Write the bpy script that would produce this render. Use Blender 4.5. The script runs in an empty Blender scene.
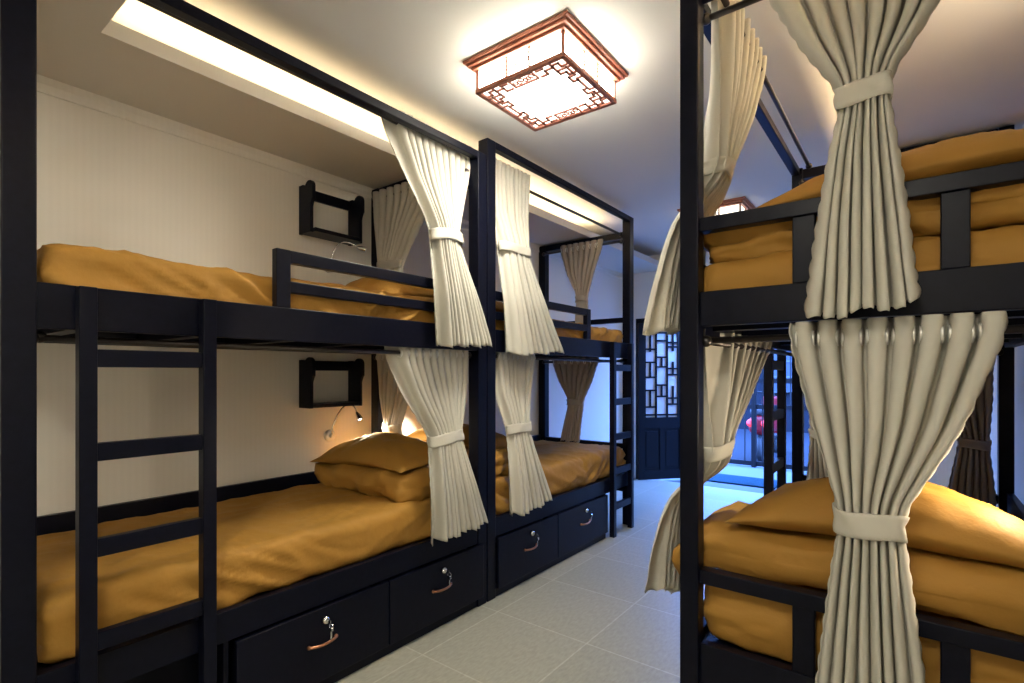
import bpy, bmesh, math, random
from mathutils import Vector, Matrix, noise

# ------------------------------------------------------------------ camera
scene = bpy.context.scene
COL = scene.collection
cam_data = bpy.data.cameras.new('camera')
cam_data.sensor_width = 36.0
cam_data.lens = 522.5 / 1024 * 36.0
cam_data.shift_y = 0.03096
cam_data.clip_start = 0.02
cam = bpy.data.objects.new('camera', cam_data)
cam.location = (0, 0, 1.4)
cam.rotation_euler = (math.radians(90), 0, math.radians(37.58))
COL.objects.link(cam)
scene.camera = cam

# ------------------------------------------------------------------ world, exposure
scene.view_settings.view_transform = 'Standard'
scene.view_settings.look = 'None'
scene.view_settings.gamma = 1.0
scene.view_settings.use_curve_mapping = False
scene.view_settings.exposure = 0.40

world = bpy.data.worlds.new('dusk_sky')
world.use_nodes = True
scene.world = world
wb = world.node_tree.nodes['Background']
wb.inputs[0].default_value = (0.12, 0.30, 1.0, 1)
wb.inputs[1].default_value = 29.0

DOOR_X0, DOOR_X1, DOOR_TOP, FAR_Y = -2.92, -0.75, 2.10, 6.5


def area_light(name, loc, rot, sx, sy, power, color, portal=False):
    l = bpy.data.lights.new(name, 'AREA')
    l.shape = 'RECTANGLE'
    l.size, l.size_y = sx, sy
    l.energy = power
    l.color = color
    if portal:
        l.cycles.is_portal = True
    o = bpy.data.objects.new(name, l)
    o.location = loc
    o.rotation_euler = rot
    COL.objects.link(o)
    return o


# dusk daylight enters by the open doorway
area_light('doorway_portal', ((DOOR_X0 + DOOR_X1) / 2, FAR_Y + 0.12, DOOR_TOP / 2),
           (math.radians(-90), 0, 0), DOOR_X1 - DOOR_X0, DOOR_TOP, 1, (1, 1, 1), True)

LAMP_W = 25.0        # watts of each lantern
LED_W = 50.0          # emission of the cove strips
READ_W = 7.0         # reading lamp spots


# ------------------------------------------------------------------ materials
def mat(name, color, rough=0.5, metal=0.0, emit=None, emit_s=0.0, spec=0.5):
    m = bpy.data.materials.new(name)
    m.use_nodes = True
    b = m.node_tree.nodes['Principled BSDF']
    b.inputs['Base Color'].default_value = (*color, 1)
    b.inputs['Roughness'].default_value = rough
    b.inputs['Metallic'].default_value = metal
    b.inputs['Specular IOR Level'].default_value = spec
    if emit:
        b.inputs['Emission Color'].default_value = (*emit, 1)
        b.inputs['Emission Strength'].default_value = emit_s
    return m


def noise_bump(m, scale=(1, 1, 1), nscale=20.0, strength=0.2, dist=0.01, detail=3.0, vary=None):
    nt = m.node_tree
    b = nt.nodes['Principled BSDF']
    tc = nt.nodes.new('ShaderNodeTexCoord')
    mp = nt.nodes.new('ShaderNodeMapping')
    mp.inputs['Scale'].default_value = scale
    nz = nt.nodes.new('ShaderNodeTexNoise')
    nz.inputs['Scale'].default_value = nscale
    nz.inputs['Detail'].default_value = detail
    bp = nt.nodes.new('ShaderNodeBump')
    bp.inputs['Strength'].default_value = strength
    bp.inputs['Distance'].default_value = dist
    nt.links.new(tc.outputs['Object'], mp.inputs['Vector'])
    nt.links.new(mp.outputs[0], nz.inputs['Vector'])
    nt.links.new(nz.outputs['Fac'], bp.inputs['Height'])
    nt.links.new(bp.outputs[0], b.inputs['Normal'])
    if vary:
        mx = nt.nodes.new('ShaderNodeMix')
        mx.data_type = 'RGBA'
        mx.inputs[6].default_value = (*vary[0], 1)
        mx.inputs[7].default_value = (*vary[1], 1)
        rp = nt.nodes.new('ShaderNodeMapRange')
        rp.inputs[1].default_value = 0.3
        rp.inputs[2].default_value = 0.7
        nt.links.new(nz.outputs['Fac'], rp.inputs[0])
        nt.links.new(rp.outputs[0], mx.inputs[0])
        nt.links.new(mx.outputs[2], b.inputs['Base Color'])
    return m


M = {}
M['wood'] = noise_bump(mat('espresso_wood', (0.0028, 0.0034, 0.009), 0.36, spec=0.15), (3, 3, 3), 14, 0.06, 0.004, 4,
                       ((0.0016, 0.0024, 0.008), (0.0034, 0.0042, 0.012)))
M['sheet'] = noise_bump(mat('ochre_sheet', (0.375, 0.193, 0.037), 0.65, spec=0.22), (1, 1, 1), 11, 0.5, 0.014, 6)
M['pillowcase'] = noise_bump(mat('ochre_pillowcase', (0.345, 0.175, 0.033), 0.65, spec=0.22), (1, 1, 1), 13, 0.45, 0.012, 6)
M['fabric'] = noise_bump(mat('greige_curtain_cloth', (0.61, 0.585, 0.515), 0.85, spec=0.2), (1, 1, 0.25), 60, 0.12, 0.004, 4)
M['fabric_shaded'] = noise_bump(mat('shaded_taupe_curtain_cloth', (0.38, 0.335, 0.30), 0.85, spec=0.2), (1, 1, 0.25), 60, 0.12, 0.004, 4)  # darker copy of the curtain cloth, foot-end shade put into its colour
M['chrome'] = mat('chrome', (0.75, 0.75, 0.76), 0.18, 1.0)
M['steel'] = mat('curtain_rod_steel', (0.06, 0.052, 0.05), 0.35, 0.8)
M['ring'] = mat('grommet_metal', (0.72, 0.71, 0.68), 0.35, 0.6)
M['copper'] = mat('copper_handle', (0.50, 0.22, 0.12), 0.3, 0.85)
M['plastic'] = mat('white_plastic', (0.75, 0.75, 0.74), 0.35)
M['black'] = mat('black_metal', (0.004, 0.004, 0.005), 0.5, spec=0.2)
M['ceil'] = mat('ceiling_paint', (0.70, 0.69, 0.66), 0.7, spec=0.25)
M['soffit'] = mat('soffit_paint', (0.66, 0.63, 0.58), 0.7, spec=0.25)
M['led'] = mat('led_strip_glow', (1, 0.8, 0.5), 0.5, emit=(1.0, 0.76, 0.44), emit_s=LED_W)
M['led_warm'] = mat('led_strip_glow_warm', (1, 0.8, 0.5), 0.5, emit=(1.0, 0.70, 0.36), emit_s=LED_W * 2.9)
M['lampglass'] = mat('lantern_glass', (0.9, 0.86, 0.8), 0.5, emit=(1.0, 0.92, 0.78), emit_s=3.0)
M['lampside'] = mat('lantern_side_glass', (0.9, 0.84, 0.8), 0.5, emit=(1.0, 0.97, 0.80), emit_s=22.0)
M['lampside_dim'] = mat('lantern_side_glass_dim', (0.9, 0.84, 0.8), 0.5, emit=(1.0, 0.97, 0.80), emit_s=1.5)
M['lampglass_dim'] = mat('lantern_glass_dim', (0.9, 0.86, 0.8), 0.5, emit=(1.0, 0.92, 0.78), emit_s=1.3)
M['lampwood'] = mat('lantern_rosewood', (0.40, 0.14, 0.09), 0.4)
M['bulb'] = mat('reading_bulb', (1, 0.9, 0.7), 0.4, emit=(1.0, 0.82, 0.55), emit_s=14)
M['doorwood'] = mat('blackened_door_wood', (0.005, 0.006, 0.009), 0.4, spec=0.15)
M['frosted'] = mat('frosted_glass', (0.62, 0.62, 0.62), 0.35)
M['asphalt'] = noise_bump(mat('street_asphalt', (0.022, 0.024, 0.03), 0.8, spec=0.1), (1, 1, 1), 30, 0.4, 0.01)
M['porch'] = noise_bump(mat('porch_stone', (0.10, 0.105, 0.115), 0.6, spec=0.2), (1, 1, 1), 12, 0.1, 0.01)
M['facade'] = noise_bump(mat('street_facade', (0.009, 0.010, 0.014), 0.8, spec=0.1), (1, 1, 1), 6, 0.2, 0.02)
M['facade_pane'] = mat('street_window_glass', (0.02, 0.025, 0.04), 0.3, spec=0.3)
M['frame_white'] = mat('street_window_frame', (0.07, 0.075, 0.085), 0.6, spec=0.2)
M['mat_rub'] = noise_bump(mat('doormat_pile', (0.010, 0.035, 0.05), 0.95, spec=0.1), (1, 1, 1), 80, 0.8, 0.02)
M['scoot_red'] = mat('scooter_red', (0.16, 0.006, 0.008), 0.35, spec=0.2)
M['tail'] = mat('tail_light', (0.3, 0.01, 0.015), 0.3, emit=(1.0, 0.05, 0.06), emit_s=1.1)
M['rubber'] = mat('tyre_rubber', (0.015, 0.015, 0.016), 0.7)
M['towel'] = noise_bump(mat('blue_white_cloth', (0.3, 0.35, 0.6), 0.9), (1, 1, 1), 18, 0.4, 0.01, 2,
                        ((0.75, 0.78, 0.85), (0.05, 0.08, 0.4)))


def wall_material():
    m = mat('wallpaper_cream', (0.66, 0.62, 0.55), 0.75, spec=0.25)
    nt = m.node_tree
    b = nt.nodes['Principled BSDF']
    tc = nt.nodes.new('ShaderNodeTexCoord')
    sp = nt.nodes.new('ShaderNodeSeparateXYZ')
    ad = nt.nodes.new('ShaderNodeMath'); ad.operation = 'ADD'
    ml = nt.nodes.new('ShaderNodeMath'); ml.operation = 'MULTIPLY'; ml.inputs[1].default_value = 210
    sn = nt.nodes.new('ShaderNodeMath'); sn.operation = 'SINE'
    mx = nt.nodes.new('ShaderNodeMix'); mx.data_type = 'RGBA'
    mx.inputs[6].default_value = (0.79, 0.757, 0.695, 1)
    mx.inputs[7].default_value = (0.805, 0.772, 0.71, 1)
    mr = nt.nodes.new('ShaderNodeMapRange'); mr.inputs[1].default_value = -1
    nt.links.new(tc.outputs['Object'], sp.inputs[0])
    nt.links.new(sp.outputs[0], ad.inputs[0]); nt.links.new(sp.outputs[1], ad.inputs[1])
    nt.links.new(ad.outputs[0], ml.inputs[0]); nt.links.new(ml.outputs[0], sn.inputs[0])
    nt.links.new(sn.outputs[0], mr.inputs[0]); nt.links.new(mr.outputs[0], mx.inputs[0])
    nt.links.new(mx.outputs[2], b.inputs['Base Color'])
    return m


def floor_material():
    m = mat('stone_tiles', (0.33, 0.32, 0.29), 0.42)
    nt = m.node_tree
    b = nt.nodes['Principled BSDF']
    tc = nt.nodes.new('ShaderNodeTexCoord')
    mp = nt.nodes.new('ShaderNodeMapping')
    mp.inputs['Location'].default_value = (1.345 / 0.592, -2.38 / 0.592, 0)
    mp.inputs['Scale'].default_value = (1 / 0.592, 1 / 0.592, 1)
    br = nt.nodes.new('ShaderNodeTexBrick')
    br.offset = 0.0
    br.inputs['Color1'].default_value = (0.33, 0.325, 0.258, 1)
    br.inputs['Color2'].default_value = (0.375, 0.365, 0.29, 1)
    br.inputs['Mortar'].default_value = (0.46, 0.45, 0.365, 1)
    br.inputs['Scale'].default_value = 1.0
    br.inputs['Mortar Size'].default_value = 0.008
    br.inputs['Mortar Smooth'].default_value = 0.3
    br.inputs['Brick Width'].default_value = 1.0
    br.inputs['Row Height'].default_value = 1.0
    n1 = nt.nodes.new('ShaderNodeTexNoise')
    n1.inputs['Scale'].default_value = 70
    n1.inputs['Detail'].default_value = 6
    mp2 = nt.nodes.new('ShaderNodeMapping'); mp2.inputs['Scale'].default_value = (1.0, 0.35, 1)
    n2 = nt.nodes.new('ShaderNodeMix'); n2.data_type = 'RGBA'; n2.blend_type = 'MULTIPLY'
    n2.inputs[0].default_value = 1.0
    mr = nt.nodes.new('ShaderNodeMapRange')
    mr.inputs[1].default_value = 0.3; mr.inputs[2].default_value = 0.7
    mr.inputs[3].default_value = 0.84; mr.inputs[4].default_value = 1.08
    nt.links.new(tc.outputs['Object'], mp.inputs[0])
    nt.links.new(tc.outputs['Object'], mp2.inputs[0])
    nt.links.new(mp.outputs[0], br.inputs['Vector'])
    nt.links.new(mp2.outputs[0], n1.inputs['Vector'])
    nt.links.new(n1.outputs['Fac'], mr.inputs[0])
    nt.links.new(br.outputs['Color'], n2.inputs[6])
    nt.links.new(mr.outputs[0], n2.inputs[7])
    nt.links.new(n2.outputs[2], b.inputs['Base Color'])
    rr = nt.nodes.new('ShaderNodeMapRange')
    rr.inputs[3].default_value = 0.32; rr.inputs[4].default_value = 0.55
    nt.links.new(n1.outputs['Fac'], rr.inputs[0])
    nt.links.new(rr.outputs[0], b.inputs['Roughness'])
    return m


def translucent(m, amount):
    """thin cloth lets some light through"""
    nt = m.node_tree
    b = nt.nodes['Principled BSDF']
    out = nt.nodes['Material Output']
    tr = nt.nodes.new('ShaderNodeBsdfTranslucent')
    tr.inputs[0].default_value = b.inputs['Base Color'].default_value
    mx = nt.nodes.new('ShaderNodeMixShader')
    mx.inputs[0].default_value = amount
    nt.links.new(b.outputs[0], mx.inputs[1])
    nt.links.new(tr.outputs[0], mx.inputs[2])
    nt.links.new(mx.outputs[0], out.inputs['Surface'])


translucent(M['fabric'], 0.18)
translucent(M['fabric_shaded'], 0.10)
M['wall'] = wall_material()
M['floor'] = floor_material()


# ------------------------------------------------------------------ mesh helpers
def tag(o, label=None, cat=None, group=None, kind=None):
    if label: o['label'] = label
    if cat: o['category'] = cat
    if group: o['group'] = group
    if kind: o['kind'] = kind
    return o


def world_origin(o):
    v = Vector((0, 0, 0))
    while o is not None:
        v += o.location
        o = o.parent
    return v


def empty(name, loc, label, cat, group=None):
    o = bpy.data.objects.new(name, None)
    o.empty_display_size = 0.1
    COL.objects.link(o)
    o.location = loc
    return tag(o, label, cat, group)


class MB:
    """collects shapes in world coordinates; build() links them as ONE mesh object"""
    def __init__(self):
        self.bm = bmesh.new()

    def box(self, a, b, rot=None, about=None):
        x0, x1 = sorted((a[0], b[0])); y0, y1 = sorted((a[1], b[1])); z0, z1 = sorted((a[2], b[2]))
        vs = [self.bm.verts.new((x, y, z)) for x in (x0, x1) for y in (y0, y1) for z in (z0, z1)]
        for f in ((0, 1, 3, 2), (4, 6, 7, 5), (0, 4, 5, 1), (2, 3, 7, 6), (0, 2, 6, 4), (1, 5, 7, 3)):
            self.bm.faces.new([vs[i] for i in f])
        return vs

    def tube(self, pts, r, seg=10, cap=True):
        pts = [Vector(p) for p in pts]
        rs = r if isinstance(r, (list, tuple)) else [r] * len(pts)
        rings = []
        up = None
        for i, p in enumerate(pts):
            t = (pts[min(i + 1, len(pts) - 1)] - pts[max(i - 1, 0)]).normalized()
            if up is None:
                up = Vector((0, 0, 1)) if abs(t.z) < 0.9 else Vector((1, 0, 0))
            s = t.cross(up).normalized()
            up = s.cross(t).normalized()
            rings.append([self.bm.verts.new(p + (s * math.cos(k * 2 * math.pi / seg) + up * math.sin(k * 2 * math.pi / seg)) * rs[i])
                          for k in range(seg)])
        for a, b in zip(rings, rings[1:]):
            for k in range(seg):
                self.bm.faces.new((a[k], a[(k + 1) % seg], b[(k + 1) % seg], b[k]))
        if cap:
            self.bm.faces.new(list(reversed(rings[0])))
            self.bm.faces.new(rings[-1])

    def prism(self, outline, axis, c0, c1):
        """outline: 2-D points; axis: 'x' | 'y' | 'z' the direction of extrusion"""
        def P(p, c):
            return (c, p[0], p[1]) if axis == 'x' else (p[0], c, p[1]) if axis == 'y' else (p[0], p[1], c)
        a = [self.bm.verts.new(P(p, c0)) for p in outline]
        b = [self.bm.verts.new(P(p, c1)) for p in outline]
        n = len(outline)
        self.bm.faces.new(a)
        self.bm.faces.new(list(reversed(b)))
        for i in range(n):
            self.bm.faces.new((a[i], b[i], b[(i + 1) % n], a[(i + 1) % n]))

    def ball(self, c, r, sx=1, sy=1, sz=1, seg=14):
        bmesh.ops.create_uvsphere(self.bm, u_segments=seg, v_segments=seg // 2 + 2, radius=r,
                                  matrix=Matrix.Translation(c) @ Matrix.Diagonal((sx, sy, sz, 1)))

    def torus(self, c, axis, R, r, seg=18, sub=8, a0=0, a1=2 * math.pi):
        ax = {'x': (Vector((0, 1, 0)), Vector((0, 0, 1))), 'y': (Vector((1, 0, 0)), Vector((0, 0, 1))),
              'z': (Vector((1, 0, 0)), Vector((0, 1, 0)))}[axis]
        nrm = ax[0].cross(ax[1])
        c = Vector(c)
        rings = []
        for i in range(seg):
            t = 2 * math.pi * i / seg
            d = ax[0] * math.cos(t) + ax[1] * math.sin(t)
            rings.append([self.bm.verts.new(c + d * (R + r * math.cos(q * 2 * math.pi / sub)) + nrm * r * math.sin(q * 2 * math.pi / sub))
                          for q in range(sub)])
        for i in range(seg):
            a, b = rings[i], rings[(i + 1) % seg]
            for k in range(sub):
                self.bm.faces.new((a[k], a[(k + 1) % sub], b[(k + 1) % sub], b[k]))

    def build(self, name, m, parent=None, bevel=0.0, smooth=False, origin=None, kind=None):
        if parent is not None:
            org = world_origin(parent)
        elif origin is not None:
            org = Vector(origin)
        else:
            org = Vector((0, 0, 0))
        loc = org if parent is None else Vector((0, 0, 0))
        bmesh.ops.translate(self.bm, verts=self.bm.verts, vec=-org)
        bmesh.ops.recalc_face_normals(self.bm, faces=self.bm.faces)
        me = bpy.data.meshes.new(name)
        self.bm.to_mesh(me)
        self.bm.free()
        o = bpy.data.objects.new(name, me)
        COL.objects.link(o)
        o.location = loc
        if parent is not None:
            o.parent = parent
        me.materials.append(m)
        if smooth:
            for p in me.polygons:
                p.use_smooth = True
        if bevel:
            b = o.modifiers.new('edge', 'BEVEL')
            b.width = bevel
            b.segments = 2
            b.limit_method = 'ANGLE'
        if kind:
            o['kind'] = kind
        return o


def one_box(name, a, b, m, parent=None, bevel=0.003, kind=None):
    s = MB()
    s.box(a, b)
    return s.build(name, m, parent, bevel, kind=kind)


# ------------------------------------------------------------------ the room
LX, RX, NEAR_Y = -3.09, 0.46, -1.9
SOF, CEIL = 2.722, 2.93
LIP_L, LIP_R, LIP_N = -2.50, -0.12, 0.634


def S(name, m, boxes, bevel=0.0):
    s = MB()
    for a, b in boxes:
        s.box(a, b)
    return s.build(name, m, None, bevel, kind='structure')


S('floor', M['floor'], [((LX - 0.1, NEAR_Y - 0.1, -0.1), (RX + 0.1, FAR_Y + 0.1, 0.0))])
S('wall_left', M['wall'], [((LX - 0.12, NEAR_Y, 0), (LX, FAR_Y, CEIL))])
S('wall_right', M['wall'], [((RX, NEAR_Y, 0), (RX + 0.12, FAR_Y, CEIL))])
S('wall_far', M['wall'], [((LX, FAR_Y, 0), (DOOR_X0, FAR_Y + 0.15, CEIL)),
                          ((DOOR_X1, FAR_Y, 0), (RX, FAR_Y + 0.15, CEIL)),
                          ((DOOR_X0, FAR_Y, DOOR_TOP), (DOOR_X1, FAR_Y + 0.15, CEIL))])
S('wall_near', M['wall'], [((LX, NEAR_Y - 0.12, 0), (RX, NEAR_Y, CEIL))])
S('ceiling', M['ceil'], [((LX - 0.1, NEAR_Y - 0.1, CEIL), (RX + 0.1, FAR_Y + 0.15, CEIL + 0.1))])
# dropped soffits round the raised middle of the ceiling, each with an upstand that hides the light strip
S('trim_1', M['soffit'], [((LX, NEAR_Y, SOF), (LIP_L, FAR_Y, SOF + 0.02)), ((LIP_L - 0.015, LIP_N - 0.015, SOF + 0.02), (LIP_L, FAR_Y, SOF + 0.065))])
S('trim_2', M['soffit'], [((LIP_R, NEAR_Y, SOF), (RX, FAR_Y, SOF + 0.02)), ((LIP_R, LIP_N - 0.015, SOF + 0.02), (LIP_R + 0.015, FAR_Y, SOF + 0.065))])
S('trim_3', M['soffit'], [((LIP_L, NEAR_Y, SOF), (LIP_R, LIP_N, SOF + 0.02)), ((LIP_L, LIP_N - 0.015, SOF + 0.02), (LIP_R, LIP_N, SOF + 0.065))])
S('trim_4', M['led'], [((LIP_L - 0.10, LIP_N, SOF + 0.02), (LIP_L - 0.085, 4.7, SOF + 0.032))])
S('trim_5', M['led_warm'], [((LIP_R + 0.085, LIP_N, SOF + 0.02), (LIP_R + 0.10, 4.3, SOF + 0.032))])
# cornice under the soffit along the shelf wall
s = MB()
s.prism([(LX, 2.652), (LX + 0.012, 2.652), (LX + 0.014, 2.664), (LX + 0.010, 2.690), (LX + 0.020, SOF), (LX, SOF)], 'y', NEAR_Y, FAR_Y)
s.build('trim_6', M['wall'], None, 0, kind='structure')
# door frame
s = MB()
for x in (DOOR_X0, DOOR_X1 - 0.06):
    s.box((x, FAR_Y - 0.02, 0), (x + 0.06, FAR_Y + 0.16, DOOR_TOP))
s.box((DOOR_X0, FAR_Y - 0.02, DOOR_TOP - 0.05), (DOOR_X1, FAR_Y + 0.16, DOOR_TOP + 0.02))
s.build('trim_7', M['doorwood'], None, 0.004, kind='structure')


# ------------------------------------------------------------------ bunk beds
def handle_and_lock(parent, x, y, d):
    """copper bow handle, chrome lock with its key; front plane at x, facing +d"""
    s = MB()
    pts = []
    for k in range(13):
        t = k / 12 * 2 - 1
        pts.append((x + d * (0.004 + 0.018 * (1 - t * t) ** 0.7), y + t * 0.068, 0.226 - 0.004 * (1 - t * t)))
    s.tube(pts, 0.0062, 10)
    for t in (-1, 1):
        s.ball((x + d * 0.004, y + t * 0.066, 0.226), 0.009)
    s.build('handle', M['copper'], parent, smooth=True)
    s = MB()
    s.tube([(x, y + 0.012, 0.318), (x + d * 0.012, y + 0.012, 0.318), (x + d * 0.020, y + 0.012, 0.318)], [0.019, 0.017, 0.011], 18)
    s.build('lock', M['chrome'], parent, smooth=True)
    s = MB()
    s.box((x + d * 0.020, y + 0.0105, 0.310), (x + d * 0.045, y + 0.0135, 0.326))
    s.torus((x + d * 0.048, y + 0.012, 0.303), 'y', 0.013, 0.0018, 14, 6)
    s.box((x + d * 0.044, y + 0.009, 0.245), (x + d * 0.049, y + 0.016, 0.292))
    s.tube([(x + d * 0.0465, y + 0.006, 0.288), (x + d * 0.0465, y + 0.018, 0.288)], 0.012, 12)
    s.build('key', M['chrome'], parent)


def bunk_bed(label, xf, xb, y0, y1, head, ladder, drawers, beam_top, slats_x, guard):
    """xf: aisle face; xb: wall side; head: 'y0' or 'y1'; beams, rails and drawers in world metres"""
    d = 1 if xf > xb else -1
    X = lambda depth: xf - d * depth
    W = M['wood']
    PW = 0.078 if d > 0 else 0.062
    depth = abs(xf - xb)
    r = empty('bunk_bed', ((xf + xb) / 2, (y0 + y1) / 2, 0), label, 'bunk bed', 'canopied black bunk beds')
    END_TOP = 2.712
    for dep, top in ((0.0, beam_top), (depth - PW, END_TOP)):
        for y in (y0, y1 - PW):
            one_box('post', (X(dep), y, 0), (X(dep + PW), y + PW, top), W, r, 0.004)
    one_box('canopy_beam', (X(0), y0 + PW, beam_top - 0.043), (X(0.046), y1 - PW, beam_top), W, r, 0.004)
    for y in (y0, y1 - PW):
        one_box('end_beam', (X(PW), y + 0.006, END_TOP - 0.06), (X(depth - PW), y + PW - 0.006, END_TOP), W, r, 0.004)
    # side rails
    for nm, z0, z1 in (('upper_side_rail', 1.535, 1.673), ('lower_side_rail', 0.378, 0.497)):
        one_box(nm, (X(0.006), y0 + PW, z0), (X(0.04), y1 - PW, z1), W, r, 0.003)
    one_box('upper_wall_rail', (X(depth - 0.04), y0 + PW, 1.535), (X(depth), y1 - PW, 1.80), W, r, 0.003)
    one_box('lower_wall_rail', (X(depth - 0.03), y0 + PW, 0.36), (X(depth), y1 - PW, 0.765), W, r, 0.003)
    # bases the mattresses lie on
    for z0 in (1.60, 0.455):
        s = MB()
        s.box((X(0.045), y0 + 0.05, z0), (X(depth - 0.045), y1 - 0.05, z0 + 0.02))
        for k in range(5):
            y = y0 + 0.25 + k * (y1 - y0 - 0.5) / 4
            s.box((X(0.045), y - 0.03, z0 - 0.045), (X(depth - 0.045), y + 0.03, z0))
        s.build('mattress_base', W, r, 0)
    # head and foot ends
    for y, is_head in ((y0, head == 'y0'), (y1 - PW, head == 'y1')):
        ya, yb = y + 0.02, y + 0.056
        for zb0, zb1, zt0, zt1 in ((1.557, 1.672, 1.872, 1.918), (0.30, 0.497, 0.698, 0.744)):
            s = MB()
            s.box((X(PW), ya, zb0), (X(depth - PW), yb, zb1))
            s.box((X(PW), ya - 0.006, zt0), (X(depth - PW), yb + 0.006, zt1))
            if is_head:
                for sx in slats_x:
                    s.box((sx - 0.030, ya + 0.003, zb1), (sx + 0.030, yb - 0.003, zt0))
            s.build('headboard' if is_head else 'footboard', W, r, 0.003)
        if is_head:
            one_box('under_bed_board', (X(PW), ya, 0.03), (X(depth - PW), yb, 0.30), W, r, 0.003)
    # guard rail on the aisle side, from the head end
    ga, gb = guard
    gp = (ga, ga + 0.062) if head == 'y1' else (gb - 0.062, gb)
    s = MB()
    s.box((X(0.004), gp[0], 1.673), (X(0.042), gp[1], 1.915))
    ra, rb = (gp[1], gb) if head == 'y1' else (ga, gp[0])
    s.box((X(0.006), ra, 1.862), (X(0.04), rb, 1.915))
    s.box((X(0.006), ra, 1.738), (X(0.04), rb, 1.786))
    s.build('guard_rail', W, r, 0.003)
    # ladder
    la, lb = ladder
    lw = 0.046
    s = MB()
    for a in (la, lb - lw):
        s.box((xf + d * 0.002, a, 0), (xf + d * 0.047, a + lw, 1.668))
    lad = s.build('ladder', W, r, 0.003)
    for z in (0.225, 0.53, 0.823, 1.124, 1.419):
        one_box('rung', (xf + d * 0.008, la + lw, z), (xf + d * 0.041, lb - lw, z + 0.056), W, lad, 0.003)
    # drawers with a plinth
    if drawers:
        a, m_, b = drawers
        one_box('plinth', (X(0.012), a - 0.02, 0), (X(depth - 0.1), b, 0.05), W, r, 0)
        if la < a:
            one_box('under_bed_board', (X(0.20), y0 + PW, 0.0), (X(0.22), a - 0.03, 0.40), W, r, 0)  # dark board added to stand in for shade in the open hollow
        for y in (a - 0.03, b):
            one_box('carcass_side', (X(0.02), y, 0.0), (X(depth - 0.06), y + 0.018, 0.378), W, r, 0)
        for ya, yb in ((a, m_), (m_, b)):
            s = MB()
            s.box((xf - d * 0.006, ya + 0.004, 0.055), (xf + d * 0.014, yb - 0.004, 0.372))
            s.box((xf - d * 0.60, ya + 0.03, 0.07), (xf - d * 0.006, yb - 0.03, 0.33))
            dr = s.build('drawer', W, r, 0.003)
            handle_and_lock(dr, xf + d * 0.014, (ya + yb) / 2, d)
    # curtain rods: aisle side, up and down; both ends, up and down
    zr = 2.69
    def rod(p, q):
        s = MB()
        s.tube([p, q], 0.011, 12)
        for e in (p, q):
            s.ball(e, 0.019)
        s.build('curtain_rod', M['steel'], r, smooth=True)
    if beam_top < 2.80:
        zr = 2.722
    rod((X(0.098), y0 + PW, zr), (X(0.098), y1 - PW, zr))
    rod((X(0.070), y0 + PW, 1.508), (X(0.070), y1 - PW, 1.508))
    for yy in (y0 + PW + 0.02, y1 - PW - 0.02):
        rod((X(PW), yy, 2.618), (X(depth - PW), yy, 2.618))
        rod((X(PW), yy, 1.512), (X(depth - PW), yy, 1.512))
    return r


bunk_bed('black bunk bed along the shelf wall, nearest one, wide ladder against its uncurtained foot',
         -2.065, -3.085, 0.292, 2.430, 'y1', (0.458, 0.856), (0.937, 1.674, 2.392), 2.732, (-2.74, -2.40), (1.108, 2.352))
bunk_bed('black bunk bed with the taller canopy frame, behind the nearest shelf-wall bunk',
         -2.065, -3.085, 2.440, 4.54, 'y0', (4.045, 4.44), (2.525, 3.215, 4.0), 2.842, (-2.74, -2.40), (2.518, 3.735))
bunk_bed('black bunk bed across the aisle, slatted headboard end with two tied curtains facing the camera',
         -0.63, 0.42, 1.75, 3.86, 'y0', (3.22, 3.63), None, 2.722, (-0.263, 0.085), (1.828, 3.07))


# ------------------------------------------------------------------ bedding
def axis_cuts(lo, hi, r, res):
    e = [r * (1 - math.cos(k / 4 * math.pi / 2)) for k in range(1, 5)]
    out = [lo] + [lo + v for v in e]
    n = max(2, int((hi - lo - 2 * r) / res))
    out += [lo + r + (hi - lo - 2 * r) * k / n for k in range(1, n)]
    out += [hi - v for v in reversed(e)] + [hi]
    return out


def soft_box(lo, hi, r, res, disp):
    """rounded cushion block; disp(p, n) gives a push along the normal and an offset"""
    xs, ys, zs = (axis_cuts(lo[i], hi[i], min(r, (hi[i] - lo[i]) * 0.49), res) for i in range(3))
    bm = bmesh.new()
    cache = {}
    nx, ny, nz = len(xs) - 1, len(ys) - 1, len(zs) - 1
    rr = [min(r, (hi[i] - lo[i]) * 0.49) for i in range(3)]

    def V(i, j, k):
        key = (i, j, k)
        if key not in cache:
            p = Vector((xs[i], ys[j], zs[k]))
            q = Vector([min(max(p[a], lo[a] + rr[a]), hi[a] - rr[a]) for a in range(3)])
            dd = p - q
            e = Vector([dd[a] / rr[a] for a in range(3)])
            if e.length > 0:
                n = e.normalized()
                p = q + Vector([n[a] * rr[a] for a in range(3)])
            else:
                n = Vector((0, 0, 1))
            p2 = p + disp(p, n)
            cache[key] = bm.verts.new(p2)
        return cache[key]

    def quad(a, b, c, d_):
        bm.faces.new((a, b, c, d_))
    for j in range(ny):
        for k in range(nz):
            quad(V(0, j, k), V(0, j, k + 1), V(0, j + 1, k + 1), V(0, j + 1, k))
            quad(V(nx, j, k), V(nx, j + 1, k), V(nx, j + 1, k + 1), V(nx, j, k + 1))
    for i in range(nx):
        for k in range(nz):
            quad(V(i, 0, k), V(i + 1, 0, k), V(i + 1, 0, k + 1), V(i, 0, k + 1))
            quad(V(i, ny, k), V(i, ny, k + 1), V(i + 1, ny, k + 1), V(i + 1, ny, k))
    for i in range(nx):
        for j in range(ny):
            quad(V(i, j, 0), V(i, j + 1, 0), V(i + 1, j + 1, 0), V(i + 1, j, 0))
            quad(V(i, j, nz), V(i + 1, j, nz), V(i + 1, j + 1, nz), V(i, j + 1, nz))
    return bm


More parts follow.
